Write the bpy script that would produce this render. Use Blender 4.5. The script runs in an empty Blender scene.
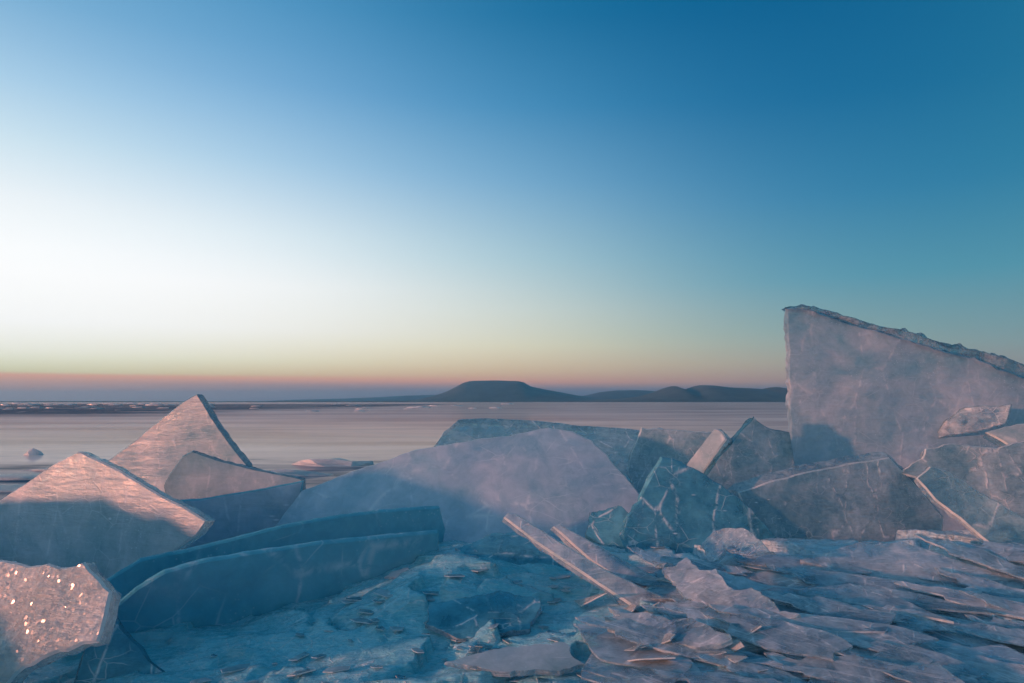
import bpy, bmesh, math, random
import numpy as np
from mathutils import Vector, Matrix, geometry, noise

R = math.radians
random.seed(7)
S = bpy.context.scene
COL = S.collection

# ------------------------------------------------------------------ camera
W, H = 1024, 683
CAM_H = 1.2
F = 796.0
PITCH = math.atan((402 - 341.5) / F)
cam = bpy.data.cameras.new('camera')
cam.lens = F / W * 36.0
cam.sensor_width = 36.0
cam.clip_start = 0.05
cam.clip_end = 90000
co = bpy.data.objects.new('camera', cam)
COL.objects.link(co)
co.location = (0, 0, CAM_H)
co.rotation_euler = (R(90) + PITCH, 0, 0)
S.camera = co

# ------------------------------------------------------------------ light
SUN_AZ = -108.0      # degrees from the view direction (+Y), negative = left
SUN_EL = 5.0
S.view_settings.view_transform = 'Standard'
S.view_settings.look = 'None'
S.view_settings.exposure = 0.35
S.view_settings.gamma = 1.0
S.cycles.use_denoising = True
S.cycles.max_bounces = 7
S.cycles.transmission_bounces = 5
S.cycles.diffuse_bounces = 3
S.cycles.glossy_bounces = 2
S.cycles.transparent_max_bounces = 6
S.cycles.use_adaptive_sampling = True
S.cycles.adaptive_threshold = 0.05
S.cycles.volume_bounces = 0
S.cycles.caustics_refractive = False
S.cycles.caustics_reflective = False
S.cycles.sample_clamp_indirect = 4.0
S.cycles.sample_clamp_direct = 5.0

sun = bpy.data.lights.new('sun', 'SUN')
sun.energy = 5.0
sun.angle = R(2.5)
sun.color = (1.0, 0.34, 0.20)
so = bpy.data.objects.new('sun', sun)
COL.objects.link(so)
sd = Vector((math.sin(R(SUN_AZ)) * math.cos(R(SUN_EL)), math.cos(R(SUN_AZ)) * math.cos(R(SUN_EL)), math.sin(R(SUN_EL))))
so.rotation_euler = (-sd).to_track_quat('-Z', 'Y').to_euler()
so.location = sd * 50


def lin(c):
    return tuple(((v / 255) / 12.92 if v / 255 <= 0.04045 else ((v / 255 + 0.055) / 1.055) ** 2.4) for v in c)


class NT:
    """tiny node tree writer"""
    def __init__(s, tree):
        s.t = tree
        tree.nodes.clear()

    def n(s, typ, ins=None, **kw):
        nd = s.t.nodes.new(typ)
        for k, v in kw.items():
            setattr(nd, k, v)
        for k, v in (ins or {}).items():
            s.put(nd.inputs[k], v)
        return nd

    def put(s, sock, v):
        if hasattr(v, 'node'):
            s.t.links.new(v, sock)
        else:
            if isinstance(v, tuple) and len(v) == 3 and sock.type == 'RGBA':
                v = (*v, 1)
            sock.default_value = v

    def math(s, op, a, b=0.0, c=0.0, clamp=False):
        nd = s.n('ShaderNodeMath', {0: a, 1: b, 2: c}, operation=op)
        nd.use_clamp = clamp
        return nd.outputs[0]

    def ramp(s, fac, stops, interp='LINEAR'):
        nd = s.n('ShaderNodeValToRGB', {0: fac})
        cr = nd.color_ramp
        cr.interpolation = interp
        while len(cr.elements) < len(stops):
            cr.elements.new(1.0)
        for e, (p, c) in zip(cr.elements, stops):
            e.position = p
        for e, (p, c) in zip(cr.elements, stops):
            e.position = p
            e.color = (*c, 1) if isinstance(c, tuple) else (c, c, c, 1)
        return nd.outputs[0]

    def mix(s, fac, a, b, mode='MIX'):
        nd = s.n('ShaderNodeMix', data_type='RGBA', blend_type=mode)
        s.put(nd.inputs[0], fac)
        s.put(nd.inputs[6], a)
        s.put(nd.inputs[7], b)
        return nd.outputs[2]

    def rng(s, v, a, b, c=0.0, d=1.0, kind='LINEAR'):
        nd = s.n('ShaderNodeMapRange', {0: v, 1: a, 2: b, 3: c, 4: d}, interpolation_type=kind)
        return nd.outputs[0]

    def noise(s, vec, scale, detail=4, rough=0.55, dist=0.0):
        return s.n('ShaderNodeTexNoise', {'Vector': vec, 'Scale': scale, 'Detail': detail, 'Roughness': rough, 'Distortion': dist}).outputs[0]

    def mapping(s, vec, scale=(1, 1, 1), rot=(0, 0, 0), loc=(0, 0, 0)):
        return s.n('ShaderNodeMapping', {0: vec, 1: loc, 2: rot, 3: scale}).outputs[0]

    def add(s, a, b):
        return s.n('ShaderNodeVectorMath', {0: a, 1: b}, operation='ADD').outputs[0]


# ------------------------------------------------------------------ sky
world = bpy.data.worlds.new('World')
S.world = world
world.use_nodes = True
w = NT(world.node_tree)
tc = w.n('ShaderNodeTexCoord').outputs['Generated']
sep = w.n('ShaderNodeSeparateXYZ', {0: tc})
elev = w.math('MULTIPLY', w.math('ARCSINE', sep.outputs[2]), 180 / math.pi)
az = w.math('MULTIPLY', w.math('ARCTAN2', sep.outputs[0], sep.outputs[1]), 180 / math.pi)
adist = w.math('ABSOLUTE', w.math('WRAP', w.math('SUBTRACT', az, SUN_AZ), 180.0, -180.0))
epos = w.math('POWER', w.math('DIVIDE', w.math('MAXIMUM', elev, 0.0), 90.0, clamp=True), 0.5)


def stops(lst, gain=1.0):
    return [((e / 90) ** 0.5, tuple(v * gain for v in lin(c))) for e, c in lst]


SKY = [  # (angle from the sun's azimuth, [(elevation, sRGB)])
    (40, stops([(0, (190, 125, 105)), (1.9, (225, 150, 115)), (2.2, (245, 225, 170)), (4, (255, 250, 235)), (16, (250, 250, 250)), (24, (190, 215, 235)), (34, (125, 175, 210)), (50, (50, 125, 170)), (90, (30, 138, 172))])),
    (75, stops([(0, (200, 155, 135)), (0.9, (220, 160, 135)), (1.72, (240, 172, 140)), (1.85, (226, 228, 180)), (3.2, (248, 248, 236)), (5, (255, 255, 255)), (9.5, (255, 255, 255)), (12.5, (240, 244, 246)), (16, (205, 226, 235)), (19.5, (165, 202, 226)), (24, (118, 170, 206)), (34, (50, 125, 170)), (50, (15, 100, 150)), (90, (30, 138, 172))], 1.13)),
    (90, stops([(0, (130, 125, 140)), (1.2, (185, 150, 145)), (1.6, (240, 172, 140)), (1.95, (236, 204, 158)), (2.8, (240, 232, 196)), (5, (250, 248, 242)), (8, (252, 252, 252)), (11.5, (222, 236, 243)), (16.5, (160, 198, 226)), (21.5, (110, 165, 208)), (26.5, (76, 146, 192)), (40, (20, 105, 155)), (90, (30, 138, 172))], 1.1)),
    (108, stops([(0, (115, 122, 145)), (0.9, (150, 138, 150)), (1.45, (238, 168, 142)), (2.2, (236, 200, 160)), (4, (238, 229, 196)), (6.6, (217, 225, 215)), (10.2, (174, 207, 217)), (15.6, (118, 172, 208)), (20.8, (66, 142, 188)), (26.8, (22, 113, 160)), (40, (5, 96, 146)), (90, (30, 138, 172))], 1.03)),
    (126, stops([(0, (110, 120, 140)), (0.9, (150, 135, 142)), (1.4, (202, 162, 144)), (2.7, (192, 180, 156)), (4.8, (150, 176, 172)), (8.2, (100, 160, 182)), (13.6, (62, 138, 180)), (20, (20, 110, 160)), (26, (0, 95, 146)), (34, (0, 92, 142)), (90, (30, 138, 172))])),
    (140, stops([(0, (110, 115, 135)), (1.2, (165, 150, 145)), (3.8, (125, 160, 164)), (8.5, (60, 140, 166)), (14, (15, 110, 156)), (20, (0, 96, 146)), (26, (0, 90, 140)), (50, (5, 112, 154)), (90, (30, 138, 172))])),
    (172, stops([(0, (110, 115, 135)), (3, (140, 140, 155)), (8, (122, 172, 182)), (15, (80, 166, 178)), (30, (40, 150, 176)), (90, (30, 138, 172))])),
]
cols = [w.ramp(epos, st) for _, st in SKY]
wsum, cur = None, None
for (a0, _), col in zip(SKY, cols):
    sg = {40: 24.0, 140: 17.0, 172: 28.0}.get(a0, 14.5)
    q = w.math('DIVIDE', w.math('SUBTRACT', adist, float(a0)), sg)
    wt = w.math('EXPONENT', w.math('MULTIPLY', w.math('MULTIPLY', q, q), -1.0))
    term = w.n('ShaderNodeVectorMath', {0: col, 3: wt}, operation='SCALE').outputs[0]
    cur = term if cur is None else w.add(cur, term)
    wsum = wt if wsum is None else w.math('ADD', wsum, wt)
cur = w.n('ShaderNodeVectorMath', {0: cur, 3: w.math('DIVIDE', 1.0, wsum)}, operation='SCALE').outputs[0]
# the bright aureole round the low sun, outside the left edge of the picture
sdot = w.n('ShaderNodeVectorMath', {0: tc, 1: tuple(sd)}, operation='DOT_PRODUCT').outputs['Value']
aur = w.math('MULTIPLY', w.math('POWER', w.math('MAXIMUM', sdot, 0.0), 60.0), 2.0)
cur = w.mix(1.0, cur, w.mix(aur, (0.0, 0.0, 0.0), (1.0, 0.72, 0.5)), 'ADD')
nsky = w.n('ShaderNodeTexSky', sky_type='NISHITA', sun_disc=False)
nsky.sun_elevation = R(SUN_EL)
nsky.sun_rotation = R(SUN_AZ)
bg1 = w.n('ShaderNodeBackground', {0: cur, 1: 0.765})
bg2 = w.n('ShaderNodeBackground', {0: nsky.outputs[0], 1: 0.002})
ad = w.n('ShaderNodeAddShader', {0: bg1.outputs[0], 1: bg2.outputs[0]})
w.n('ShaderNodeOutputWorld', {0: ad.outputs[0]})


# ------------------------------------------------------------------ materials
def new_mat(name):
    m = bpy.data.materials.new(name)
    m.use_nodes = True
    return m, NT(m.node_tree)


def ice(name, pale=(0.42, 0.60, 0.72), deep=(0.10, 0.34, 0.46), rough=0.42, glass=0.25, transl=0.35, bump=0.35, crack=0.35, speck=0.3, sparkle=0.0, scale=1.0, streak=None, clear=0.5):
    """frosted lake ice: pale frosted body, clear deeper patches, cracks, trapped bubbles"""
    m, t = new_mat(name)
    tco = t.n('ShaderNodeTexCoord').outputs['Object']
    rnd = t.n('ShaderNodeObjectInfo').outputs['Random']
    off = t.n('ShaderNodeCombineXYZ', {0: t.math('MULTIPLY', rnd, 37.0), 1: t.math('MULTIPLY', rnd, 91.0), 2: rnd}).outputs[0]
    v = t.add(tco, off)
    big = t.noise(v, 2.6 * scale, 5, 0.6, 0.6)
    med = t.noise(v, 14 * scale, 6, 0.65, 0.4)
    fine = t.noise(v, 90 * scale, 4, 0.7)
    base = t.mix(t.rng(t.math('ADD', t.math('MULTIPLY', big, 0.7), t.math('MULTIPLY', med, 0.3)), 0.34, 0.68), deep, pale)
    # cracks: thin warped cell borders, only in places
    wv = t.n('ShaderNodeMix', data_type='VECTOR')
    nv = t.n('ShaderNodeTexNoise', {'Vector': v, 'Scale': 5.0 * scale, 'Detail': 3.0})
    t.put(wv.inputs[0], 0.035); t.put(wv.inputs[4], v); t.put(wv.inputs[5], nv.outputs['Color'])
    vo = t.n('ShaderNodeTexVoronoi', {'Vector': t.mapping(wv.outputs[1], (1.0, 1.0, 0.35), (0.5, 0.3, 0.9)), 'Scale': 4.2 * scale}, feature='DISTANCE_TO_EDGE')
    ck = t.math('MULTIPLY', t.rng(vo.outputs['Distance'], 0.0, 0.03, 1.0, 0.0), t.rng(med, 0.44, 0.56))
    ck = t.math('MULTIPLY', ck, t.rng(big, 0.42, 0.54))
    vo2 = t.n('ShaderNodeTexVoronoi', {'Vector': t.mapping(wv.outputs[1], (0.6, 1.5, 1.0), (1.1, 0.7, 0.2)), 'Scale': 11.0 * scale}, feature='DISTANCE_TO_EDGE')
    ck2 = t.math('MULTIPLY', t.rng(vo2.outputs['Distance'], 0.0, 0.028, 0.7, 0.0), t.rng(t.noise(v, 4.5 * scale, 2), 0.52, 0.62))
    ck = t.math('MAXIMUM', ck, ck2)
    # bubbles
    vb = t.n('ShaderNodeTexVoronoi', {'Vector': v, 'Scale': 65.0 * scale}, feature='F1')
    bub = t.math('MULTIPLY', t.rng(vb.outputs['Distance'], 0.10, 0.24, 1.0, 0.0), t.rng(t.noise(v, 6 * scale, 3), 0.5, 0.64))
    white = t.math('MAXIMUM', t.math('MULTIPLY', ck, crack), t.math('MULTIPLY', bub, speck))
    # short white fracture dashes, all lying the same way
    vd = t.n('ShaderNodeTexVoronoi', {'Vector': t.mapping(v, (0.30, 1.0, 1.0), (0.2, R(24), 0.3)), 'Scale': 26.0 * scale}, feature='F1')
    dsel = t.n('ShaderNodeSeparateColor', {0: vd.outputs['Color']})
    dash = t.math('MULTIPLY', t.rng(vd.outputs['Distance'], 0.06, 0.17, 1.0, 0.0), t.math('GREATER_THAN', dsel.outputs[0], 0.72))
    dash = t.math('MULTIPLY', dash, t.rng(t.noise(v, 3.5, 2), 0.46, 0.58))
    white = t.math('MAXIMUM', white, t.math('MULTIPLY', dash, min(1.0, crack * 1.2)))
    if streak:
        sv = t.noise(t.mapping(v, streak[0], streak[1]), 9.0, 5, 0.7)
        white = t.math('MAXIMUM', white, t.math('MULTIPLY', t.rng(sv, 0.55, 0.72), streak[2]))
        base = t.mix(t.rng(sv, 0.3, 0.7, 0.0, 0.45), base, pale)
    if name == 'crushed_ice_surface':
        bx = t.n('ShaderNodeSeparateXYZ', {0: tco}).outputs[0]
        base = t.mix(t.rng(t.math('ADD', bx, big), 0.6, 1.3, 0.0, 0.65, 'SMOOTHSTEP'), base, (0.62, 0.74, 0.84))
    base = t.mix(white, base, (0.78, 0.84, 0.88))
    lay = t.noise(t.mapping(v, (0.5, 0.5, 3.0), (R(25), R(20), 0)), 9 * scale, 5, 0.6, 0.2)
    hgt = t.math('ADD', t.math('MULTIPLY', lay, 0.55), t.math('MULTIPLY', fine, 0.07))
    hgt = t.math('ADD', hgt, t.math('MULTIPLY', med, 0.2))
    hgt = t.math('ADD', hgt, t.math('MULTIPLY', white, 0.12))
    bp = t.n('ShaderNodeBump', {'Strength': bump, 'Distance': 0.02, 'Height': hgt}).outputs[0]
    rg = t.rng(med, 0.35, 0.7, rough * 0.65, min(1.0, rough * 1.35))
    p = t.n('ShaderNodeBsdfPrincipled', {'Base Color': base, 'Roughness': rg, 'IOR': 1.31, 'Normal': bp, 'Specular IOR Level': 0.5})
    if sparkle:
        vs = t.n('ShaderNodeTexVoronoi', {'Vector': v, 'Scale': 130.0}, feature='F1')
        geo = t.n('ShaderNodeNewGeometry').outputs['Normal']
        dv = t.n('ShaderNodeVectorMath', {0: vs.outputs['Color'], 1: (0.5, 0.5, 0.5)}, operation='SUBTRACT').outputs[0]
        dv = t.n('ShaderNodeVectorMath', {0: dv, 1: (0.9, 0.9, 0.9)}, operation='MULTIPLY').outputs[0]
        bs = t.n('ShaderNodeVectorMath', {0: t.add(geo, dv)}, operation='NORMALIZE').outputs[0]
        t.put(p.inputs['Coat Weight'], t.math('MULTIPLY', t.rng(t.noise(v, 12, 3), 0.40, 0.5), sparkle))
        t.put(p.inputs['Coat Normal'], bs)
        if sparkle >= 1:
            dv2 = t.n('ShaderNodeVectorMath', {0: dv, 1: (0.55, 0.55, 0.55)}, operation='MULTIPLY').outputs[0]
            t.put(p.inputs['Normal'], t.n('ShaderNodeVectorMath', {0: t.add(bp, dv2)}, operation='NORMALIZE').outputs[0])
        t.put(p.inputs['Coat Roughness'], 0.17)
    tr = t.n('ShaderNodeBsdfTranslucent', {0: t.mix(0.35, base, (0.80, 0.84, 0.88)), 'Normal': bp})
    mx = t.n('ShaderNodeMixShader', {0: transl, 1: p.outputs[0], 2: tr.outputs[0]})
    out = mx.outputs[0]
    if glass > 0:
        g = t.n('ShaderNodeBsdfGlass', {0: (0.72, 0.90, 0.96), 'Roughness': 0.10 + rough * 0.3, 'IOR': 1.31, 'Normal': bp})
        tp = t.n('ShaderNodeBsdfTransparent', {0: (0.62, 0.86, 0.93)})
        g = t.n('ShaderNodeMixShader', {0: clear, 1: g.outputs[0], 2: tp.outputs[0]})
        gf = t.rng(t.math('ADD', t.math('MULTIPLY', big, 0.6), t.math('MULTIPLY', med, 0.4)), 0.35, 0.65, min(1, glass * 1.7), glass * 0.3)
        gf = t.math('MULTIPLY', gf, t.math('SUBTRACT', 1.0, white))
        out = t.n('ShaderNodeMixShader', {0: gf, 1: out, 2: g.outputs[0]}).outputs[0]
    t.n('ShaderNodeOutputMaterial', {0: out})
    return m


M = {}
M['frost'] = ice('frosted_ice', pale=(0.60, 0.70, 0.76), deep=(0.20, 0.44, 0.52), rough=0.34, glass=0.26, transl=0.45, bump=0.35, crack=0.6, speck=0.6)
M['tower'] = ice('tall_slab_ice', pale=(0.60, 0.70, 0.78), deep=(0.18, 0.40, 0.50), rough=0.40, glass=0.34, transl=0.55, speck=0.7, crack=0.5, bump=0.6, scale=1.3)
M['smooth'] = ice('smooth_blue_ice', pale=(0.62, 0.72, 0.82), deep=(0.26, 0.54, 0.70), rough=0.30, glass=0.28, transl=0.4, bump=0.22, crack=0.6, speck=0.3, scale=1.0)
M['deep'] = ice('deep_teal_ice', pale=(0.14, 0.52, 0.66), deep=(0.05, 0.42, 0.56), rough=0.26, glass=0.28, transl=0.25, bump=0.14, crack=0.55, speck=0.3, scale=0.8)
M['clear'] = ice('clear_cracked_ice', pale=(0.60, 0.76, 0.80), deep=(0.12, 0.42, 0.52), rough=0.18, glass=0.75, transl=0.4, bump=0.7, crack=1.0, speck=0.8, scale=1.6)
M['blue'] = ice('cracked_blue_ice', pale=(0.16, 0.52, 0.66), deep=(0.04, 0.34, 0.50), rough=0.22, glass=0.5, transl=0.3, bump=0.8, crack=1.0, speck=0.5, scale=1.5)
M['glitter'] = ice('glittering_rough_ice', pale=(0.70, 0.74, 0.74), deep=(0.26, 0.38, 0.42), rough=0.3, glass=0.15, transl=0.45, bump=0.8, crack=0.3, speck=1.0, sparkle=1.0, scale=1.6)
M['edge'] = ice('broken_edge_ice', pale=(0.66, 0.76, 0.80), deep=(0.26, 0.48, 0.56), rough=0.12, glass=0.65, transl=0.45, bump=0.8, crack=0.2, speck=0.3, scale=2.5)
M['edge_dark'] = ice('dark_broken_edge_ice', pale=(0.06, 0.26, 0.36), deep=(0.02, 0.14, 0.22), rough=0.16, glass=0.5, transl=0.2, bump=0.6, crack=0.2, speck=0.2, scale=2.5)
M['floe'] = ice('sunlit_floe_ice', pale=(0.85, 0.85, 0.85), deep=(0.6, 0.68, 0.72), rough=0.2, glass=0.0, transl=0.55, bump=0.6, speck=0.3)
M['edge_line'] = ice('crushed_highlight_edge_ice', pale=(0.80, 0.86, 0.88), deep=(0.40, 0.58, 0.64), rough=0.2, glass=0.0, transl=0.5, bump=0.5, scale=5)  # whitened fracture edges; their paleness also paints the bright rim highlights
M['mottled'] = ice('mottled_frosted_ice', pale=(0.58, 0.72, 0.78), deep=(0.10, 0.34, 0.44), rough=0.34, glass=0.36, transl=0.45, bump=0.9, crack=0.9, speck=0.9, scale=2.2)
M['rim'] = ice('clear_rim_ice', pale=(0.5, 0.6, 0.66), deep=(0.04, 0.14, 0.20), rough=0.05, glass=0.95, transl=0.3, bump=1.0, crack=0.2, speck=0.2, scale=4, sparkle=0.6)
M['streaked'] = ice('streaked_flake_ice', pale=(0.76, 0.84, 0.90), deep=(0.42, 0.66, 0.78), rough=0.13, glass=0.6, clear=0.7, transl=0.45, bump=0.6, crack=1.0, speck=0.3, scale=1.6, sparkle=0.5, streak=((0.8, 9, 9), (0, 0, R(-50)), 0.7))
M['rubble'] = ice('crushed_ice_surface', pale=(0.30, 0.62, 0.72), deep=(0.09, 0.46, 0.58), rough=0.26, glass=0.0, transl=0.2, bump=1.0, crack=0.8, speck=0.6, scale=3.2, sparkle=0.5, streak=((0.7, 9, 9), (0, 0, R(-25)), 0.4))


# ------------------------------------------------------------------ helpers
cp, sp = math.cos(PITCH), math.sin(PITCH)
CAMV = Vector((0, 0, CAM_H))


def ray(px, py):
    u, v = (px - 512) / F, (341.5 - py) / F
    return Vector((u, cp - v * sp, sp + v * cp))


def P(px, py, d):
    """the point of the place at distance d along +Y that is seen at this pixel"""
    r = ray(px, py)
    return CAMV + r * (d / r.y)


def tag(o, label=None, cat=None, group=None, kind=None):
    if cat and not kind:
        kind = 'thing'
    for k, v in (('label', label), ('category', cat), ('group', group), ('kind', kind)):
        if v:
            o[k] = v
    return o


def link(name, me, loc=(0, 0, 0), parent=None):
    o = bpy.data.objects.new(name, me)
    COL.objects.link(o)
    o.location = loc
    if parent:
        o.parent = parent
    return o


def fn(x, y=0.0, z=0.0, s=1.0):
    return noise.noise(Vector((x * s + 3.1, y * s - 1.7, z * s + 0.3)))


def fbm(p, s, o=4):
    a, r = 1.0, 0.0
    for _ in range(o):
        r += a * noise.noise(p * s)
        s *= 2.1
        a *= 0.5
    return r


def nrm(az_deg, tilt_deg):
    """unit normal; az 180 faces the camera, 90 right, -90 left; tilt above the horizontal"""
    a, t = R(az_deg), R(tilt_deg)
    return Vector((math.sin(a) * math.cos(t), math.cos(a) * math.cos(t), math.sin(t)))


def build_slab(name, pts3, n, thick, mats, jag=0.008, wav=0.003, step=0.022, inset=0.006, bend=0.0, seed=0, back_grow=0.0, facet=0.4, base=None, layers=4):
    """a broken plate of ice: front face pts3 (planar, world), extruded by thick along -n"""
    rs = random.Random(seed)
    n = n.normalized()
    c0 = sum(pts3, Vector()) / len(pts3)
    ref = Vector((0, 0, 1)) if abs(n.z) < 0.9 else Vector((1, 0, 0))
    ux = ref.cross(n).normalized()
    uy = n.cross(ux).normalized()
    P2 = [Vector(((p - c0).dot(ux), (p - c0).dot(uy))) for p in pts3]
    area = sum(P2[i].x * P2[(i + 1) % len(P2)].y - P2[(i + 1) % len(P2)].x * P2[i].y for i in range(len(P2)))
    if area < 0:
        P2.reverse()
    # resample with a rough broken line
    out = []
    L = len(P2)
    for i in range(L):
        a, b = P2[i], P2[(i + 1) % L]
        d = b - a
        k = max(1, int(d.length / step))
        nn = Vector((d.y, -d.x)).normalized()
        for j in range(k):
            t = j / k
            p = a + d * t
            env = min(1.0, 4 * min(t, 1 - t) + 0.15)
            jj = (fbm(Vector((p.x + seed * 3.7, p.y, seed * 1.3)), 7, 3) * 1.2 + rs.uniform(-0.25, 0.25)) * jag * env
            out.append(p + nn * jj)
    N = len(out)

    def offs(poly, dist):
        r = []
        for i in range(len(poly)):
            e = poly[(i + 2) % len(poly)] - poly[i - 2]
            nn = Vector((e.y, -e.x))
            nn = nn.normalized() if nn.length > 1e-6 else Vector((0, 0))
            r.append(poly[i] + nn * dist)
        return r
    sx = max(p.x for p in out) - min(p.x for p in out)

    def h(p):
        q = Vector((p.x, p.y, seed * 2.1))
        return wav * (fbm(q, 3.2, 3) * 1.3 + fbm(q, 13, 2) * 0.25) - bend * (p.x / sx * 2) ** 2

    def w3(p, dz):
        return ux * p.x + uy * p.y + n * (h(p) + dz)
    me = bpy.data.meshes.new(name)
    verts, faces, mi = [], [], []
    inn = offs(out, -inset)
    # front and back triangulated with inner points
    pts_in = []
    build_slab.lost = False
    xs = [p.x for p in inn]; ys = [p.y for p in inn]
    g = 0.05 if sx < 1.6 else 0.07
    yy = min(ys)
    while yy < max(ys):
        xx = min(xs)
        while xx < max(xs):
            pts_in.append(Vector((xx + rs.uniform(-.3, .3) * g, yy + rs.uniform(-.3, .3) * g)))
            xx += g
        yy += g
    res = geometry.delaunay_2d_cdt(inn + pts_in, [(i, (i + 1) % N) for i in range(N)], [list(range(N))], 1, 1e-6)
    rv, rf, orig = res[0], res[2], res[3]
    mp = {}
    for i, o_ in enumerate(orig):
        for q in o_:
            mp.setdefault(q, i)
    build_slab.lost = any(i not in mp for i in range(N))
    for v in rv:
        verts.append(w3(v, 0))
    front_n = len(verts)
    for f in rf:
        a, b, c = [rv[i] for i in f]
        ar = (b - a).cross(c - a)
        faces.append(list(f) if ar > 0 else list(f)[::-1]); mi.append(0)
    for v in rv:
        verts.append(w3(v, -thick))
    for f in rf:
        a, b, c = [rv[i] for i in f]
        ar = (b - a).cross(c - a)
        faces.append([i + front_n for i in (list(f)[::-1] if ar > 0 else list(f))]); mi.append(0)
    rings = [[]]
    back_ring = []
    for i in range(N):
        verts.append(verts[mp.get(i, 0)].copy()); rings[0].append(len(verts) - 1)
    for i in range(N):
        verts.append(verts[mp.get(i, 0) + front_n].copy()); back_ring.append(len(verts) - 1)
    for k in range(layers):
        t = k / (layers - 1)
        dz = -inset * 1.2 - (thick - 2.4 * inset) * t
        ring = []
        grow = back_grow * t
        oo = offs(out, grow)
        for i in range(N):
            p = oo[i]
            j = (fbm(Vector((p.x * 1.5 + k * 0.13 + seed, p.y * 1.5, dz * 4)), 14, 2)) * facet * min(thick, 0.05) * (0 if k == 0 else 1)
            e = out[(i + 1) % N] - out[i - 1]
            nn = Vector((e.y, -e.x)).normalized() if e.length > 1e-6 else Vector((0, 0))
            q = p + nn * (j * 0.6)
            verts.append(w3(q, dz))
            ring.append(len(verts) - 1)
        rings.append(ring)
    rings.append(back_ring)
    for k in range(len(rings) - 1):
        a, b = rings[k], rings[k + 1]
        for i in range(N):
            j = (i + 1) % N
            q = [a[i], b[i], b[j], a[j]]
            if len(set(q)) < 3:
                continue
            faces.append(q if len(set(q)) == 4 else list(dict.fromkeys(q)))
            mi.append(2 if k == 0 else 1)
    zmin = min((v + c0).z for v in verts)
    org = Vector((c0.x, c0.y, zmin))
    me.from_pydata([(v + c0 - org) for v in verts], [], faces)
    for m in mats:
        me.materials.append(m)
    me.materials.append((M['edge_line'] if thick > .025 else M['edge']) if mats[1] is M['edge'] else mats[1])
    me.polygons.foreach_set('material_index', mi)
    me.polygons.foreach_set('use_smooth', [m_ == 0 for m_ in mi])
    me.validate()
    me.update()
    b = bmesh.new(); b.from_mesh(me)
    bmesh.ops.delete(b, geom=[q for q in b.verts if not q.link_faces], context='VERTS')
    b.to_mesh(me); b.free()
    return me, org


def slab(name, label, cat, px, ref, n, thick, mats, group=None, **kw):
    """px: outline seen in the photograph, ref: (x, y, distance) of one point of its plane"""
    n = n.normalized()
    p0 = P(*ref)
    pts = []
    for (x, y) in px:
        r = ray(x, y)
        den = r.dot(n)
        tt = (p0 - CAMV).dot(n) / den
        pts.append(CAMV + r * tt)
    me, org = build_slab(name, pts, n, thick, mats, **kw)
    o = link(name, me, org)
    tag(o, label, cat, group)
    return o


# ------------------------------------------------------------------ lake ice
def lake_material():
    m, t = new_mat('lake_ice')
    v = t.n('ShaderNodeTexCoord').outputs['Object']
    bands = t.noise(t.mapping(v, (0.035, 0.10, 1)), 1.0, 8, 0.66, 0.5)
    bands2 = t.noise(t.mapping(v, (0.0012, 0.010, 1), (0, 0, R(4))), 1.0, 6, 0.6, 0.4)
    near = t.noise(t.mapping(v, (0.35, 1.2, 1)), 1.0, 7, 0.65, 0.5)
    s = t.n('ShaderNodeSeparateXYZ', {0: v})
    base = t.mix(t.rng(bands, 0.42, 0.60), (0.46, 0.42, 0.43), (0.90, 0.77, 0.71))  # pink of the low sun put into the ice colour
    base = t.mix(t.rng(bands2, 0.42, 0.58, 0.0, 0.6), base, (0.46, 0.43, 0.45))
    # dark clear ice: a wide patch far out on the left and a belt round the pile
    far = t.math('MULTIPLY', t.rng(s.outputs[1], 55, 85, kind='SMOOTHSTEP'), t.rng(s.outputs[1], 350, 600, 1, 0, 'SMOOTHSTEP'))
    far = t.math('MULTIPLY', far, t.rng(t.math('ADD', s.outputs[0], t.math('MULTIPLY', bands, 60.0)), -10, 5, 1, 0))
    far = t.math('MULTIPLY', far, t.rng(t.noise(t.mapping(v, (0.02, 0.10, 1)), 1.0, 5), 0.38, 0.46))
    belt = t.math('ADD', s.outputs[1], t.math('MULTIPLY', near, 9.0))
    belt = t.rng(belt, 18, 22.5, 1.0, 0.0, 'SMOOTHSTEP')
    dark = t.math('MAXIMUM', far, t.math('MULTIPLY', belt, t.rng(near, 0.35, 0.6, 1.0, 0.55)))
    base = t.mix(dark, base, (0.02, 0.11, 0.17))
    crack = t.n('ShaderNodeTexVoronoi', {'Vector': t.mapping(v, (0.05, 0.12, 1)), 'Scale': 1.0}, feature='DISTANCE_TO_EDGE').outputs['Distance']
    base = t.mix(t.rng(crack, 0.0, 0.02, 0.5, 0.0), base, (0.6, 0.6, 0.6))
    bp = t.n('ShaderNodeBump', {'Strength': 0.1, 'Distance': 0.03, 'Height': near}).outputs[0]
    df = t.n('ShaderNodeBsdfDiffuse', {0: base, 'Normal': bp})
    gl = t.n('ShaderNodeBsdfGlossy', {0: (1.0, 0.80, 0.75), 'Roughness': 0.07, 'Normal': bp})  # peach gloss colour warms the reflected sky
    fr = t.n('ShaderNodeFresnel', {'IOR': 1.31}).outputs[0]
    mx = t.n('ShaderNodeMixShader', {0: t.math('MULTIPLY', fr, t.rng(dark, 0.0, 1.0, 0.45, 0.14)), 1: df.outputs[0], 2: gl.outputs[0]})
    t.n('ShaderNodeOutputMaterial', {0: mx.outputs[0]})
    return m


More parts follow.
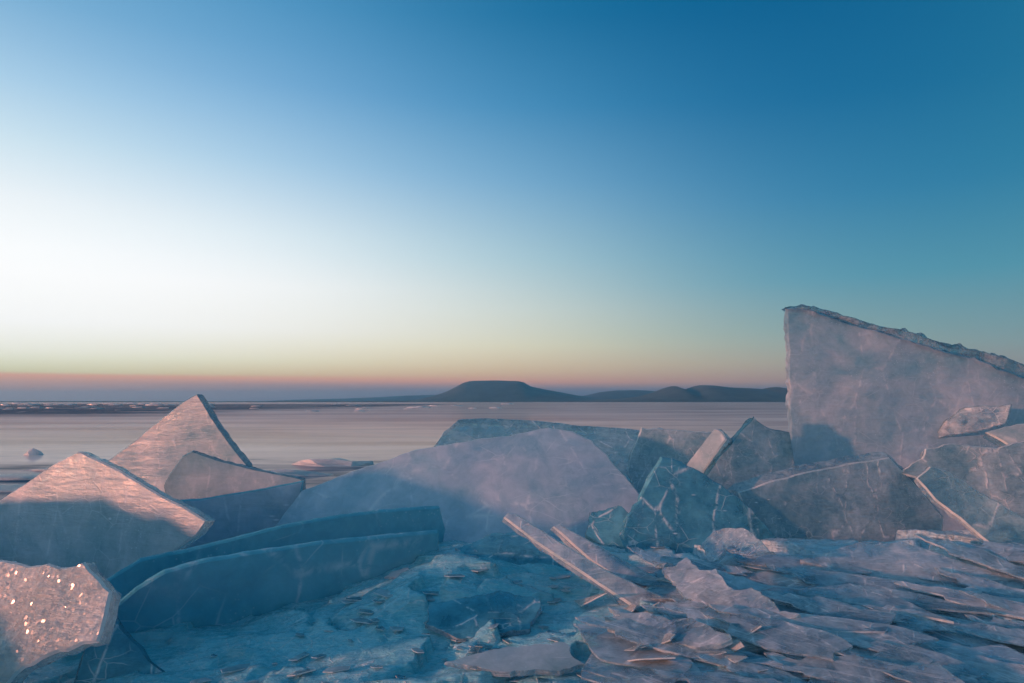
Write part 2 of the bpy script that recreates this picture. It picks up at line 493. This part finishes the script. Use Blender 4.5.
def grid_mesh(name, xs, ys, zf, mat, smooth=True):
    X, Y = np.meshgrid(xs, ys)
    Z = zf(X, Y)
    nx, ny = len(xs), len(ys)
    co_ = np.stack([X.ravel(), Y.ravel(), Z.ravel()], 1)
    i = np.arange((ny - 1) * (nx - 1))
    r, c = i // (nx - 1), i % (nx - 1)
    a = r * nx + c
    fc = np.stack([a, a + 1, a + nx + 1, a + nx], 1)
    me = bpy.data.meshes.new(name)
    me.vertices.add(len(co_)); me.vertices.foreach_set('co', co_.ravel())
    me.loops.add(fc.size); me.loops.foreach_set('vertex_index', fc.ravel().astype(np.int32))
    me.polygons.add(len(fc)); me.polygons.foreach_set('loop_start', (np.arange(len(fc)) * 4).astype(np.int32))
    me.update(calc_edges=True)
    me.polygons.foreach_set('use_smooth', [smooth] * len(fc))
    me.materials.append(mat)
    me.validate()
    return me


bm = bmesh.new()
bmesh.ops.create_circle(bm, cap_ends=True, segments=96, radius=26000)
me = bpy.data.meshes.new('frozen_lake'); bm.to_mesh(me); bm.free()
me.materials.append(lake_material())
tag(link('frozen_lake', me), 'wide frozen lake with pale ice streaks, pink evening light put into their colour', None, None, 'structure')


# ------------------------------------------------------------------ hills and far shore
def hill_material(name, c):
    m, t = new_mat(name)
    v = t.n('ShaderNodeTexCoord').outputs['Object']
    base = t.mix(t.rng(t.noise(v, 0.006, 6, 0.6), 0.4, 0.6), c, tuple(k * 1.8 for k in c))
    p = t.n('ShaderNodeBsdfPrincipled', {'Base Color': base, 'Roughness': 0.95})
    t.n('ShaderNodeOutputMaterial', {0: p.outputs[0]})
    return m


HM = hill_material('wooded_hillside', (0.03, 0.05, 0.05))


def hill(name, label, prof, dist, depth, seed):
    k = dist / F
    px = np.array([p[0] for p in prof], float); hz = np.array([max(0, 402 - p[1]) for p in prof], float) * k * 1.0
    xs_ = (px - 512) * k
    gx = np.linspace(xs_[0], xs_[-1], 150)
    gy = np.linspace(-depth, depth, 36)
    base = np.interp(gx, xs_, hz)

    def zf(X, Y):
        cs = np.clip(1 - (np.abs(Y) / depth) ** 1.6, 0, 1)
        zz = np.interp(X, gx, base) * cs ** 0.8
        det = np.vectorize(lambda a, b: fbm(Vector((a * 0.0022, b * 0.0022, seed)), 1.0, 5))(X, Y)
        return zz * (1 + 0.05 * det * (np.abs(Y) > depth * .08)) - 4 * (cs <= 0)
    me = grid_mesh(name, gx, gy, zf, HM)
    o = link(name, me, (0, dist, 0))
    tag(o, label, None, None, 'structure')


hill('table_mountain', 'flat topped table mountain beyond the lake', [(400, 403), (420, 399.5), (435, 396), (447, 391.5), (456, 387), (463, 383), (469, 381.3), (482, 380.8), (500, 380.8), (516, 381), (523, 382), (531, 386.5), (545, 389.5), (558, 391.8), (575, 395), (592, 398), (615, 402)], 12000, 1500, 1)
hill('wooded_hills', 'dark hill range on the right of the horizon', [(560, 403), (590, 400), (620, 398.5), (640, 396.5), (655, 392), (665, 388), (673, 385.5), (679, 387.5), (685, 390.5), (692, 387), (700, 385), (712, 385.5), (728, 387.5), (745, 388), (762, 389), (770, 387.3), (776, 387), (785, 389.5), (800, 391), (830, 388), (870, 391), (920, 392), (980, 396), (1050, 398), (1150, 402)], 9500, 1100, 2)
hill('distant_ridge', 'faint far ridge between the two nearer hills', [(530, 402), (560, 398), (585, 395.5), (600, 392), (615, 390.5), (635, 390), (650, 391), (665, 392), (700, 395), (740, 398), (780, 402)], 15000, 1500, 3)
hill('low_ridge', 'very faint low ridge left of the table mountain', [(250, 402), (300, 399.5), (345, 398.5), (380, 397), (410, 395.5), (440, 394.5), (480, 396), (520, 402)], 18500, 1500, 4)
hill('far_shore', 'thin dark far shore of the lake', [(-700, 402), (-600, 401.2), (-300, 401.0), (-100, 401.3), (60, 400.9), (200, 401.2), (330, 401), (450, 401.2), (600, 401), (760, 401.2), (1000, 401), (1300, 401.1), (1600, 402)], 7000, 260, 5)

# the air over the lake
hb = bmesh.new()
bmesh.ops.create_cube(hb, size=1.0)
me = bpy.data.meshes.new('haze'); hb.to_mesh(me); hb.free()
hz = link('haze', me, (0, 0, 0))
hz.scale = (54000, 54000, 345)
hz.location = (0, 0, 345 / 2 - 3.0)
m, t = new_mat('haze_air')
pv = t.n('ShaderNodeVolumePrincipled', {'Color': (0.22, 0.64, 0.94), 'Density': 5.2e-5, 'Anisotropy': 0.55})
t.n('ShaderNodeOutputMaterial', {1: pv.outputs[0]})
me.materials.append(m)
tag(hz, 'thin evening haze over the frozen lake', None, None, 'stuff')

# ------------------------------------------------------------------ the heap of crushed ice
ctrl = [(-100, 683, 2.4), (0, 683, 2.3), (120, 683, 2.25), (250, 683, 2.2), (400, 683, 2.15), (512, 683, 2.1), (650, 683, 2.05), (800, 683, 1.98), (770, 612, 2.22), (700, 645, 2.04), (1024, 683, 1.95), (1150, 683, 1.95),
        (120, 645, 2.5), (250, 632, 2.58), (330, 602, 2.68), (440, 566, 2.72), (480, 552, 2.8), (500, 545, 3.05), (560, 545, 3.2), (600, 560, 3.1), (650, 600, 2.52), (700, 555, 3.0), (800, 548, 3.0), (940, 537, 2.95), (1060, 534, 2.9),
        (900, 600, 2.35), (1024, 610, 2.35), (520, 610, 2.55), (60, 600, 2.9), (0, 590, 3.0)]
cps = [tuple(P(*c)) for c in ctrl]
for x in np.arange(-6.5, 6.6, 0.8):
    cps += [(x, 3.9, 0.55), (x, 4.6, 0.35), (x, 5.4, 0.05), (x, 6.4, -0.25), (x, 1.0, 0.34), (x, 0.0, 0.25), (x, -2.0, 0.2)]
for y in (2.0, 2.6, 3.2):
    for x in (-6.5, -5, -3.8, -3.0, 3.2, 4, 5.2, 6.5):
        cps.append((x, y, 0.55))
cps = np.array(cps)
rg = np.random.default_rng(5)


def ground(x, y):
    x = np.asarray(x, float); y = np.asarray(y, float)
    shp = x.shape
    x = x.ravel(); y = y.ravel()
    num = np.zeros_like(x); den = np.zeros_like(x)
    for cx, cy, cz in cps:
        wgt = 1.0 / ((x - cx) ** 2 + (y - cy) ** 2 + 0.05) ** 1.8
        num += wgt * cz; den += wgt
    return (num / den).reshape(shp)


# broken plates lying in the heap: (x, y, angle, long, short)
NS = 900
sx_ = rg.uniform(-4.5, 4.5, NS); sy_ = rg.uniform(0.8, 4.6, NS)
s_ang = np.where(sx_ > 0.35, R(-40) + rg.normal(0, 0.25, NS), R(20) + rg.normal(0, 0.6, NS))
s_ax = np.where(sx_ > 0.35, rg.uniform(0.30, 0.5, NS), rg.uniform(0.6, 0.95, NS))
s_off = np.where(sx_ > 0.35, rg.uniform(-0.022, 0.022, NS), rg.uniform(-0.012, 0.012, NS))
s_tx = rg.normal(0, 0.08, NS); s_ty = rg.normal(0, 0.09, NS)
s_tx = np.where(sx_ > 0.35, s_tx * 1.6, s_tx)


def vnoise(x, y, s, seed):
    xi = x * s; yi = y * s
    x0 = np.floor(xi).astype(int); y0 = np.floor(yi).astype(int)
    fx = xi - x0; fy = yi - y0
    fx = fx * fx * (3 - 2 * fx); fy = fy * fy * (3 - 2 * fy)

    def hsh(a, b):
        v = np.sin(a * 127.1 + b * 311.7 + seed * 74.7) * 43758.5453
        return v - np.floor(v)
    return (hsh(x0, y0) * (1 - fx) + hsh(x0 + 1, y0) * fx) * (1 - fy) + (hsh(x0, y0 + 1) * (1 - fx) + hsh(x0 + 1, y0 + 1) * fx) * fy - 0.5


def heap(X, Y):
    z = ground(X, Y)
    wx = X + vnoise(X, Y, 6, 1) * 0.10 + vnoise(X, Y, 19, 2) * 0.03
    wy = Y + vnoise(X, Y, 6, 3) * 0.10 + vnoise(X, Y, 19, 4) * 0.03
    x = wx.ravel(); y = wy.ravel()
    best = np.full(x.shape, 1e9); bi = np.zeros(x.shape, int)
    for k in range(NS):
        dx = x - sx_[k]; dy = y - sy_[k]
        c, s = math.cos(s_ang[k]), math.sin(s_ang[k])
        a = dx * c + dy * s; b = -dx * s + dy * c
        d = (a * s_ax[k]) ** 2 + b ** 2
        m_ = d < best
        best[m_] = d[m_]; bi[m_] = k
    add = s_off[bi] + s_tx[bi] * (x - sx_[bi]) + s_ty[bi] * (y - sy_[bi])
    add = np.clip(add, -0.02, 0.02).reshape(X.shape)
    fade = np.clip((5.0 - Y) / 0.6, 0, 1) * np.clip((Y + 1) / 1.5, 0, 1)
    return z + add * fade + vnoise(X, Y, 9, 5) * 0.008 + vnoise(X * .5 + Y * .3, Y - X * .3, 40, 6) * 0.007 + vnoise(X, Y, 80, 7) * 0.003


xs = np.concatenate([np.linspace(-6.5, -2.4, 60)[:-1], np.linspace(-2.4, 2.4, 400), np.linspace(2.4, 6.5, 60)[1:]])
ys = np.concatenate([np.linspace(-2, 1.5, 40)[:-1], np.linspace(1.5, 3.6, 190), np.linspace(3.6, 6.5, 50)[1:]])
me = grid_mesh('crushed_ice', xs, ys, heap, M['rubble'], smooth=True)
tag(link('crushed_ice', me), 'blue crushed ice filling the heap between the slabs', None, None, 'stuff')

# ------------------------------------------------------------------ the big slabs
G_MID = 'broken slabs of lake ice standing in the heap'
S_ = 'ice slab'
N = nrm
# the tall slab on the right
slab('ice_slab', 'tallest ice slab, grey-violet and upright at the right, rising above the horizon', S_,
     [(787, 309), (800, 309), (830, 316), (862, 327), (900, 338), (940, 350), (985, 362), (1024, 378), (1090, 398), (1130, 440), (1120, 570), (900, 570), (785, 560), (788, 500), (790, 450), (789, 400), (789, 350)],
     (800, 450, 3.95), N(188, 3), 0.075, [M['tower'], M['tower']], G_MID, seed=1, jag=0.012, wav=0.010)
slab('clear_rim', None, None,
     [(785, 307), (800, 305.5), (815, 306), (838, 312), (862, 320), (900, 329), (940, 342), (962, 347), (985, 351), (1000, 356), (1024, 364), (1090, 385), (1090, 397), (1024, 377), (985, 361.5), (940, 349.5), (900, 337.5), (862, 326.5), (830, 315.5), (800, 308.7), (787, 308.7)],
     (800, 450, 3.965), N(188, 3), 0.085, [M['rim'], M['rim']], seed=2, jag=0.008, wav=0.004, step=0.014, facet=0.9)
rim = COL.objects['clear_rim']
tower = COL.objects['ice_slab']
bpy.context.view_layer.update()
rim.parent = tower
rim.location = rim.location - tower.location

D = [
 # label, pixels, ref, normal, thick, mats, kw
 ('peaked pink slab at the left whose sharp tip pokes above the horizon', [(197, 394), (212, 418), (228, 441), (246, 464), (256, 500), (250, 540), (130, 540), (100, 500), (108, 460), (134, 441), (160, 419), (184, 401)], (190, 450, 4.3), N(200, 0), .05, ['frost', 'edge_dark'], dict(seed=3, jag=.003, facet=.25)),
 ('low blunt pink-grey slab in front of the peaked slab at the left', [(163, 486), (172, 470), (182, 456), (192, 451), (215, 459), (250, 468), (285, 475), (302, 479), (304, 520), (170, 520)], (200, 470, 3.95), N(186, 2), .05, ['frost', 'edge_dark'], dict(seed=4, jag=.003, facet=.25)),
 ('dark teal slab left of the wide central slab, its top sloping down to the left', [(160, 502), (200, 499), (250, 491), (303, 481), (300, 500), (275, 530), (260, 560), (170, 575), (150, 560)], (230, 510, 3.75), N(172, 2), .03, ['smooth', 'deep'], dict(seed=5, jag=.002, facet=.15)),
 ('thin cracked clear slab lying behind the crest of the wide central slab', [(432, 447), (443, 431), (458, 419), (485, 417.5), (530, 420), (580, 425), (630, 428), (652, 432), (660, 470), (640, 500), (560, 470), (500, 460), (440, 462)], (540, 430, 4.5), N(176, 55), .05, ['clear', 'edge'], dict(seed=6, jag=.006)),
 ('wide smooth blue slab in the centre, curved crest and faint pink sheen', [(268, 528), (284, 508), (300, 488), (330, 477), (360, 466), (400, 453), (440, 445), (480, 438), (520, 432), (548, 426), (572, 429), (592, 438), (608, 452), (622, 470), (640, 492), (660, 520), (650, 560), (560, 580), (440, 575), (330, 570), (255, 560)], (460, 480, 3.7), N(186, 34), .06, ['smooth', 'edge'], dict(seed=7, jag=.008, bend=.03, wav=.008)),
 ('upright see-through slab with an orange lit top edge, right of the wide central slab', [(641, 427), (660, 428), (690, 431), (714, 432), (704, 448), (692, 466), (690, 520), (640, 520), (634, 490), (627, 470), (633, 448)], (670, 460, 3.9), N(186, 12), .05, ['mottled', 'edge'], dict(seed=8, jag=.007)),
 ('narrow orange lit slab seen edge on, leaning right beside the see-through slab', [(714, 428), (722, 431), (726, 439), (716, 453), (704, 470), (692, 500), (672, 500), (686, 464), (700, 446)], (705, 450, 3.8), N(232, 24), .06, ['frost', 'edge'], dict(seed=9, jag=.003)),
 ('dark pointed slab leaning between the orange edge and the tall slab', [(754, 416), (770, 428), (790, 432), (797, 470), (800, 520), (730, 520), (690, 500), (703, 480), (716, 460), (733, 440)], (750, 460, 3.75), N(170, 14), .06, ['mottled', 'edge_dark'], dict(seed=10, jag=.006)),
 ('cracked blue slab with a dark notch at its top, in front of the see-through slab', [(662, 457), (672, 458), (688, 466), (704, 473), (722, 484), (745, 504), (768, 527), (790, 552), (740, 575), (660, 580), (632, 560), (622, 535), (628, 515), (640, 500), (650, 478)], (690, 510, 3.2), N(172, 14), .05, ['blue', 'blue'], dict(seed=11, jag=.007)),
 ('broad square-cornered slab with a pinkish top edge, leaning before the tall slab', [(738, 492), (770, 481), (810, 471), (850, 463), (890, 457), (904, 471), (922, 492), (944, 518), (940, 550), (800, 570), (760, 555)], (840, 500, 3.3), N(176, 8), .06, ['mottled', 'edge'], dict(back_grow=.03, seed=12, jag=.003, facet=.2)),
 ('long narrow slab sliding down to the right edge below the tall slab', [(916, 478), (930, 466), (948, 470), (985, 494), (1030, 522), (1080, 552), (1080, 600), (1020, 566), (975, 532), (935, 500)], (960, 500, 2.9), N(190, 24), .04, ['clear', 'edge'], dict(seed=13, jag=.006)),
 ('blocky slab at the right edge resting against the foot of the tall slab', [(900, 474), (925, 448), (950, 443), (985, 447), (1024, 440), (1090, 434), (1090, 530), (1010, 515), (960, 485)], (980, 465, 3.3), N(190, 20), .08, ['mottled', 'edge'], dict(seed=14, jag=.014, wav=.012)),
 ('small pink lit slab at the right, lying flat against the face of the tall slab', [(930, 440), (945, 420), (965, 407), (1012, 404), (1006, 424), (990, 429), (965, 434)], (970, 420, 3.80), N(212, 4), .02, ['streaked', 'edge'], dict(seed=15, jag=.008)),
 ('upper right slab at the picture edge, above the blocky slab', [(985, 432), (1005, 426), (1040, 420), (1090, 415), (1090, 445), (1010, 447)], (1010, 435, 3.5), N(200, 30), .06, ['frost', 'edge'], dict(seed=16, jag=.008)),
 ('big grey-blue pointed slab at the left edge with a pink lit tip', [(-40, 528), (0, 500), (30, 480), (58, 461), (78, 451), (110, 466), (150, 489), (185, 508), (206, 521), (196, 536), (172, 553), (120, 590), (100, 640), (-60, 640)], (90, 520, 3.3), N(205, 4), .05, ['frost', 'edge'], dict(seed=17, jag=.003, facet=.25)),
 ('upper of two long dark teal slabs at the left, half hidden by the lower one', [(105, 582), (140, 560), (190, 550), (230, 540), (280, 527), (330, 518), (380, 511), (440, 507), (446, 530), (440, 560), (300, 600), (110, 630)], (280, 550, 3.05), N(154, -10), .03, ['deep', 'deep'], dict(seed=18, jag=.002, facet=.15)),
 ('lower of two long dark teal slabs at the left, the darkest and smoothest slab', [(112, 610), (135, 590), (165, 572), (205, 561), (260, 552), (320, 543), (380, 537), (439, 532), (440, 560), (442, 600), (400, 640), (300, 690), (200, 690), (118, 680)], (280, 590, 2.75), N(153, -12), .03, ['deep', 'deep'], dict(seed=19, jag=.002, facet=.15)),
 ('rough glittering orange lit chunk in the bottom left corner', [(-60, 556), (0, 561), (35, 565), (66, 567), (84, 561), (91, 570), (101, 580), (110, 591), (105, 615), (98, 642), (60, 652), (25, 668), (-5, 700), (-70, 720)], (50, 610, 2.15), N(200, 24), .045, ['glitter', 'edge'], dict(seed=20, jag=.012, wav=.014)),
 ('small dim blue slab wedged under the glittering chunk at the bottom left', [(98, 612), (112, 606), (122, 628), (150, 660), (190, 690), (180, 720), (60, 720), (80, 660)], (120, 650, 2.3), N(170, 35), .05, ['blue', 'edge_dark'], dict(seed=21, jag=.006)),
]
for i, (lab, px, ref, n, th, ms, kw) in enumerate(D):
    slab('ice_slab', lab, S_, px, ref, n, th, [M[ms[0]], M[ms[1]]], G_MID, **kw)

# two bars: slabs seen edge on
B = [('front one of two long ice bars slanting across the middle of the heap', [(503, 517), (508, 512), (516, 513), (560, 541), (610, 571), (660, 594), (690, 605), (670, 622), (640, 612), (590, 578), (540, 545)], (590, 565, 2.56), N(186, 36), .045, ['streaked', 'edge'], dict(seed=31, jag=.003, step=.03)),
     ('rear one of two long ice bars slanting across the middle of the heap', [(552, 526), (560, 523), (600, 545), (640, 568), (690, 592), (720, 615), (690, 618), (640, 590), (590, 560)], (620, 560, 2.70), N(186, 36), .045, ['streaked', 'edge'], dict(seed=32, jag=.003, step=.03))]
for (lab, px, ref, n, th, ms, kw) in B:
    slab('ice_bar', lab, 'ice bar', px, ref, n, th, [M[ms[0]], M[ms[1]]], 'two long ice bars', **kw)

# big flat plates in the foreground
PL = [
 ('largest pink foreground plate, its toothed left edge pointing at the ice bars', [(652, 561), (668, 563), (664, 568), (676, 566), (686, 557), (700, 570), (716, 568), (735, 590), (752, 588), (780, 612), (800, 614), (772, 622), (740, 634), (724, 630), (715, 618), (705, 612), (690, 598), (682, 594), (670, 578)], (720, 590, 2.34), N(225, 60), .018, ['streaked', 'edge']),
 ('toothed pale plate just below the two ice bars', [(608, 608), (625, 613), (648, 612), (670, 620), (692, 618), (716, 632), (732, 640), (700, 648), (676, 642), (664, 646), (640, 638), (628, 634), (606, 627), (622, 623), (604, 617), (620, 616)], (665, 628, 2.14), N(225, 64), .016, ['streaked', 'edge']),
 ('long grey-blue plate under the broad square-cornered slab', [(800, 560), (850, 545), (900, 541), (925, 548), (980, 566), (1060, 590), (1050, 615), (940, 596), (860, 580)], (900, 570, 2.65), N(190, 58), .018, ['streaked', 'edge']),
 ('wide flat plate sloping towards the lower right corner', [(760, 590), (850, 582), (950, 600), (1060, 625), (1060, 670), (960, 660), (850, 640)], (920, 620, 2.25), N(175, 66), .018, ['streaked', 'edge']),
 ('pale pointed plate at the bottom centre of the photo', [(445, 662), (490, 650), (540, 643), (566, 642), (572, 655), (585, 664), (560, 672), (500, 672)], (510, 658, 2.12), N(180, 62), .018, ['frost', 'edge']),
 ('dark plate lying at the bottom left of centre under thin shards', [(430, 604), (500, 590), (540, 600), (530, 630), (460, 640), (425, 625)], (480, 615, 2.42), N(180, 64), .018, ['blue', 'edge']),
 ('pinkish plate in the bottom right part beside the orange glints', [(690, 640), (760, 636), (830, 655), (850, 690), (760, 700), (700, 680)], (760, 660, 2.1), N(185, 64), .018, ['streaked', 'edge']),
 ('small thin plate standing up with bright orange glints, left of the foreground plates', [(701, 543), (715, 530), (742, 527), (756, 538), (774, 552), (748, 556), (724, 547), (711, 562)], (735, 545, 2.75), N(232, 40), .02, ['streaked', 'edge']),
 ('small whitish plate on the upper edge of the blue crushed ice', [(384, 577), (396, 570), (408, 567), (412, 573), (400, 578)], (398, 573, 2.8), N(180, 50), .012, ['frost', 'edge']),
 ('blue plate tucked between the ice bars and the cracked blue slab', [(590, 512), (620, 505), (650, 540), (660, 575), (620, 560), (585, 535)], (620, 535, 3.3), N(185, 40), .03, ['blue', 'edge_dark']),
 ('thin blue plate on the crushed ice left of the front ice bar', [(455, 548), (490, 533), (520, 530), (560, 556), (575, 572), (520, 568), (470, 562)], (510, 550, 2.95), N(180, 55), .02, ['blue', 'edge']),
]
for i, (lab, px, ref, n, th, ms) in enumerate(PL):
    slab('ice_plate', lab, 'ice plate', px, ref, n, th, [M[ms[0]], M[ms[1]]], 'flat ice plates in the foreground', seed=40 + i, jag=.012, step=.012, inset=.002, wav=.004, layers=3)

# unseen slabs outside the frame; those at the left added to cast shade
OFF = [((-3.0, 3.0), .58, 2.6, 80, 6, 51), ((-2.9, 2.7), .56, 1.2, 75, 6, 56), ((-2.6, 2.0), .42, 1.0, 80, 10, 57), ((-3.9, 4.2), .5, 1.3, 35, 12, 52), ((-3.3, 2.2), .38, .9, 60, 20, 53), ((3.4, 3.2), .9, 1.2, -20, 10, 54), ((4.3, 2.4), .7, .9, 20, 20, 55)]
for (xy, hh, ww, azr, til, sd_) in OFF:
    n = nrm(180 + azr, til)
    ux = Vector((0, 0, 1)).cross(n).normalized(); uy = n.cross(ux)
    c = Vector((xy[0], xy[1], 0.35))
    pts = [c + ux * a * ww / 2 + uy * b * hh for a, b in [(-1, 0), (1, 0), (1.05, .35), (.55, .8), (.1, 1.0), (-.5, .7), (-.95, .5)]]
    me, org = build_slab('ice_slab', pts, n, .06, [M['frost'], M['edge']], seed=sd_)
    tag(link('ice_slab', me, org), 'unseen ice slab just outside the picture, the left ones added to shade the heap', S_, 'ice slabs beyond the edges of the picture')


# ------------------------------------------------------------------ loose shards
def shard_mesh(k, size, thick, mats, long=1.0, name='ice_shard'):
    rs = random.Random(100 + k)
    m_ = rs.choice([3, 4, 4, 5, 6])
    pts = []
    a0 = rs.uniform(0, 6.28)
    for i in range(m_):
        a = a0 + 6.283 * (i + rs.uniform(-.3, .3)) / m_
        r_ = size * rs.uniform(.55, 1.1)
        pts.append(Vector((math.cos(a) * r_ * long, math.sin(a) * r_, 0)))
    me, org = build_slab(name, pts, Vector((0, 0, 1)), thick, mats, jag=size * .06, step=size * .16, inset=thick * .15, wav=thick * .25, seed=100 + k, layers=3)
    b = bmesh.new(); b.from_mesh(me)
    bmesh.ops.remove_doubles(b, verts=b.verts, dist=1e-5)
    bmesh.ops.delete(b, geom=[q for q in b.verts if not q.link_faces], context='VERTS')
    b.verts.index_update(); b.verts.ensure_lookup_table()
    seen, todo = {0}, [b.verts[0]]
    while todo:
        for e in todo.pop().link_edges:
            for q in e.verts:
                if q.index not in seen:
                    seen.add(q.index); todo.append(q)
    whole = len(seen) == len(b.verts)
    b.free()
    if not whole and k < 600:
        return shard_mesh(k + 50, size, thick, mats, long, name)
    return me


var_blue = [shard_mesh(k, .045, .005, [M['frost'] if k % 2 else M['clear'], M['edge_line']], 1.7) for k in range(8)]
var_pink = [shard_mesh(20 + k, .10, .004, [M['streaked'], M['edge']], 2.1) for k in range(12)]
zone = [('small clear shard strewn on the blue crushed ice in the middle', 'clear ice shards on the blue crushed ice', var_blue, [(440, 1.75, 2.2, 100), (0, 0, 0, 0)], 95),
        ('thin pinkish flake among the layered plates at the lower right', 'thin ice flakes layered at the lower right', var_pink, None, 125)]
rs = random.Random(11)


def sheet_mesh(k):
    r_ = random.Random(700 + k)
    L, w_ = r_.uniform(.30, .52), r_.uniform(.07, .15)
    pts = [(-L / 2, r_.uniform(-.2, .2) * w_), (-L * .42, w_ * .12), (-L * .30, w_ * .10), (-L * .27, w_ * .38), (-L * .1, w_ * .36), (-L * .05, w_ * .52), (L * .2, w_ * .5), (L * .36, w_ * .66), (L * .5, w_ * .3), (L * .42, -w_ * .1), (L * .48, -w_ * .4), (L * .1, -w_ * .5), (-L * .2, -w_ * .46), (-L * .24, -w_ * .22), (-L * .4, -w_ * .2)]
    pts = [Vector((x * r_.uniform(.9, 1.1), y * r_.uniform(.7, 1.3), 0)) for x, y in pts]
    return build_slab('ice_sheet', pts, Vector((0, 0, 1)), .006, [M['streaked'], M['edge']], jag=.006, step=.014, inset=.0012, wav=.004, seed=700 + k, layers=3)[0]


def place(me, name, px, py, lab, cat, grp, sc, rz, tilt, ta, lift=0.004):
    # find where this direction meets the heap
    r = ray(px, py)
    d = 1.5
    while d < 4.2:
        p = CAMV + r * (d / r.y)
        if p.z < float(ground(np.array([p.x]), np.array([p.y]))[0]) + .012:
            break
        d += .03
    else:
        return
    p.z = float(heap(np.array([p.x]), np.array([p.y]))[0])
    o = link(name, me, p + Vector((0, 0, lift)))
    rot = Matrix.Rotation(tilt, 3, Vector((math.cos(ta), math.sin(ta), 0))) @ Matrix.Rotation(rz, 3, 'Z')
    o.rotation_euler = rot.to_euler()
    o.scale = (sc, sc, sc)
    tag(o, lab, cat, grp)


for i in range(90):
    while True:
        px, py = rs.uniform(180, 660), rs.uniform(548, 690)
        if py > 690 - (px - 130) * 0.42 and not (px > 600 and py > 600):
            break
    place(rs.choice(var_blue), 'ice_shard', px, py, 'small clear shard strewn on the blue crushed ice in the middle', 'ice shard', 'clear ice shards on the blue crushed ice', rs.choice([.25, .3, .4, .5, .65]), rs.uniform(0, 6.28), rs.uniform(0, .15), rs.uniform(0, 6.28))
sheets = [sheet_mesh(k) for k in range(14)]
for i in range(72):
    px, py = rs.uniform(640, 1060), rs.uniform(556, 705)
    place(rs.choice(sheets), 'ice_sheet', px, py, 'long thin streaky sheet in the shingled bed at the lower right', 'ice sheet', 'long thin sheets of ice shingled at the lower right', rs.uniform(.5, 1.15), R(-34) + rs.gauss(0, .16), rs.uniform(.16, .42), R(-12) + rs.gauss(0, .25), rs.uniform(.006, .03))
for i in range(60):
    px, py = rs.uniform(600, 1050), rs.uniform(560, 700)
    place(rs.choice(var_pink), 'ice_flake', px, py, 'thin pinkish flake among the layered plates at the lower right', 'ice flake', 'thin ice flakes layered at the lower right', rs.uniform(.35, 1.7), R(-34) + rs.gauss(0, .3), rs.uniform(.0, .16), R(-38) + rs.gauss(0, .4))

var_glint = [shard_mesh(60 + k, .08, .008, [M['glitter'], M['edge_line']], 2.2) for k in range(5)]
for i in range(34):
    px, py = rs.gauss(685, 50), rs.uniform(582, 690)
    place(rs.choice(var_glint), 'ice_splinter', px, py, 'small tilted splinter glinting pink beside the two long ice bars', 'ice splinter', 'splinters glinting in the low sun near the ice bars', rs.uniform(.12, .5), R(-38) + rs.gauss(0, .4), rs.uniform(-.75, -.3), R(75) + rs.gauss(0, .4), .022)

# ------------------------------------------------------------------ pieces out on the lake
def chunk_mesh(k, long=1.6):
    rs_ = random.Random(300 + k)
    b = bmesh.new()
    bmesh.ops.create_icosphere(b, subdivisions=2, radius=1.0)
    for v in b.verts:
        v.co.x *= long
        f_ = 1 + .45 * fbm(v.co + Vector((k * 5, 0, 0)), 1.1, 3)
        v.co = v.co * f_
        v.co.z = max(-.2, round(v.co.z * 3 + rs_.uniform(-.2, .2)) / 3 * .55)
    me = bpy.data.meshes.new('ice_chunk'); b.to_mesh(me); b.free()
    me.materials.append(M['floe'])
    return me


def on_lake(px, py):
    r = ray(px, py)
    return CAMV + r * (-CAM_H / r.z)


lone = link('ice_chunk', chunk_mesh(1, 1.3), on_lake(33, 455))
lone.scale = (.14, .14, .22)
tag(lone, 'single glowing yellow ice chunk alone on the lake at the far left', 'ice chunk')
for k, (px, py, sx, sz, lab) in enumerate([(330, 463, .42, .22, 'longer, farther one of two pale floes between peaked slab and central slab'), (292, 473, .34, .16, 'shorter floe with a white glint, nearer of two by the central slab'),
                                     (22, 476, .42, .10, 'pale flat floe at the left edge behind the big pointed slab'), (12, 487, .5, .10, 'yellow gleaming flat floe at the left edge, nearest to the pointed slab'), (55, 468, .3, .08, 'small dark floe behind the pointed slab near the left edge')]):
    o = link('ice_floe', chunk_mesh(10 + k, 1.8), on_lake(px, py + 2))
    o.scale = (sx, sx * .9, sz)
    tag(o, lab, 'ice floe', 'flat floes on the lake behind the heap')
cms = [chunk_mesh(30 + k, 1.7) for k in range(5)]
for i in range(90):
    px = rs.uniform(-10, 210) if i < 72 else rs.uniform(210, 520)
    py = rs.gauss(404.5, .8) if i < 45 else rs.uniform(404, 412)
    py = max(py, 403.4)
    p = on_lake(px, py)
    o = link('ice_block', rs.choice(cms), p)
    s0 = p.y * rs.uniform(.0015, .0036)
    o.scale = (s0 * 1.6, s0, s0 * rs.uniform(.5, 1.0))
    o.rotation_euler.z = rs.uniform(-.4, .4)
    tag(o, 'tiny distant block of the pressure ridge far out on the lake', 'ice block', 'distant blocks of a pressure ridge on the lake')
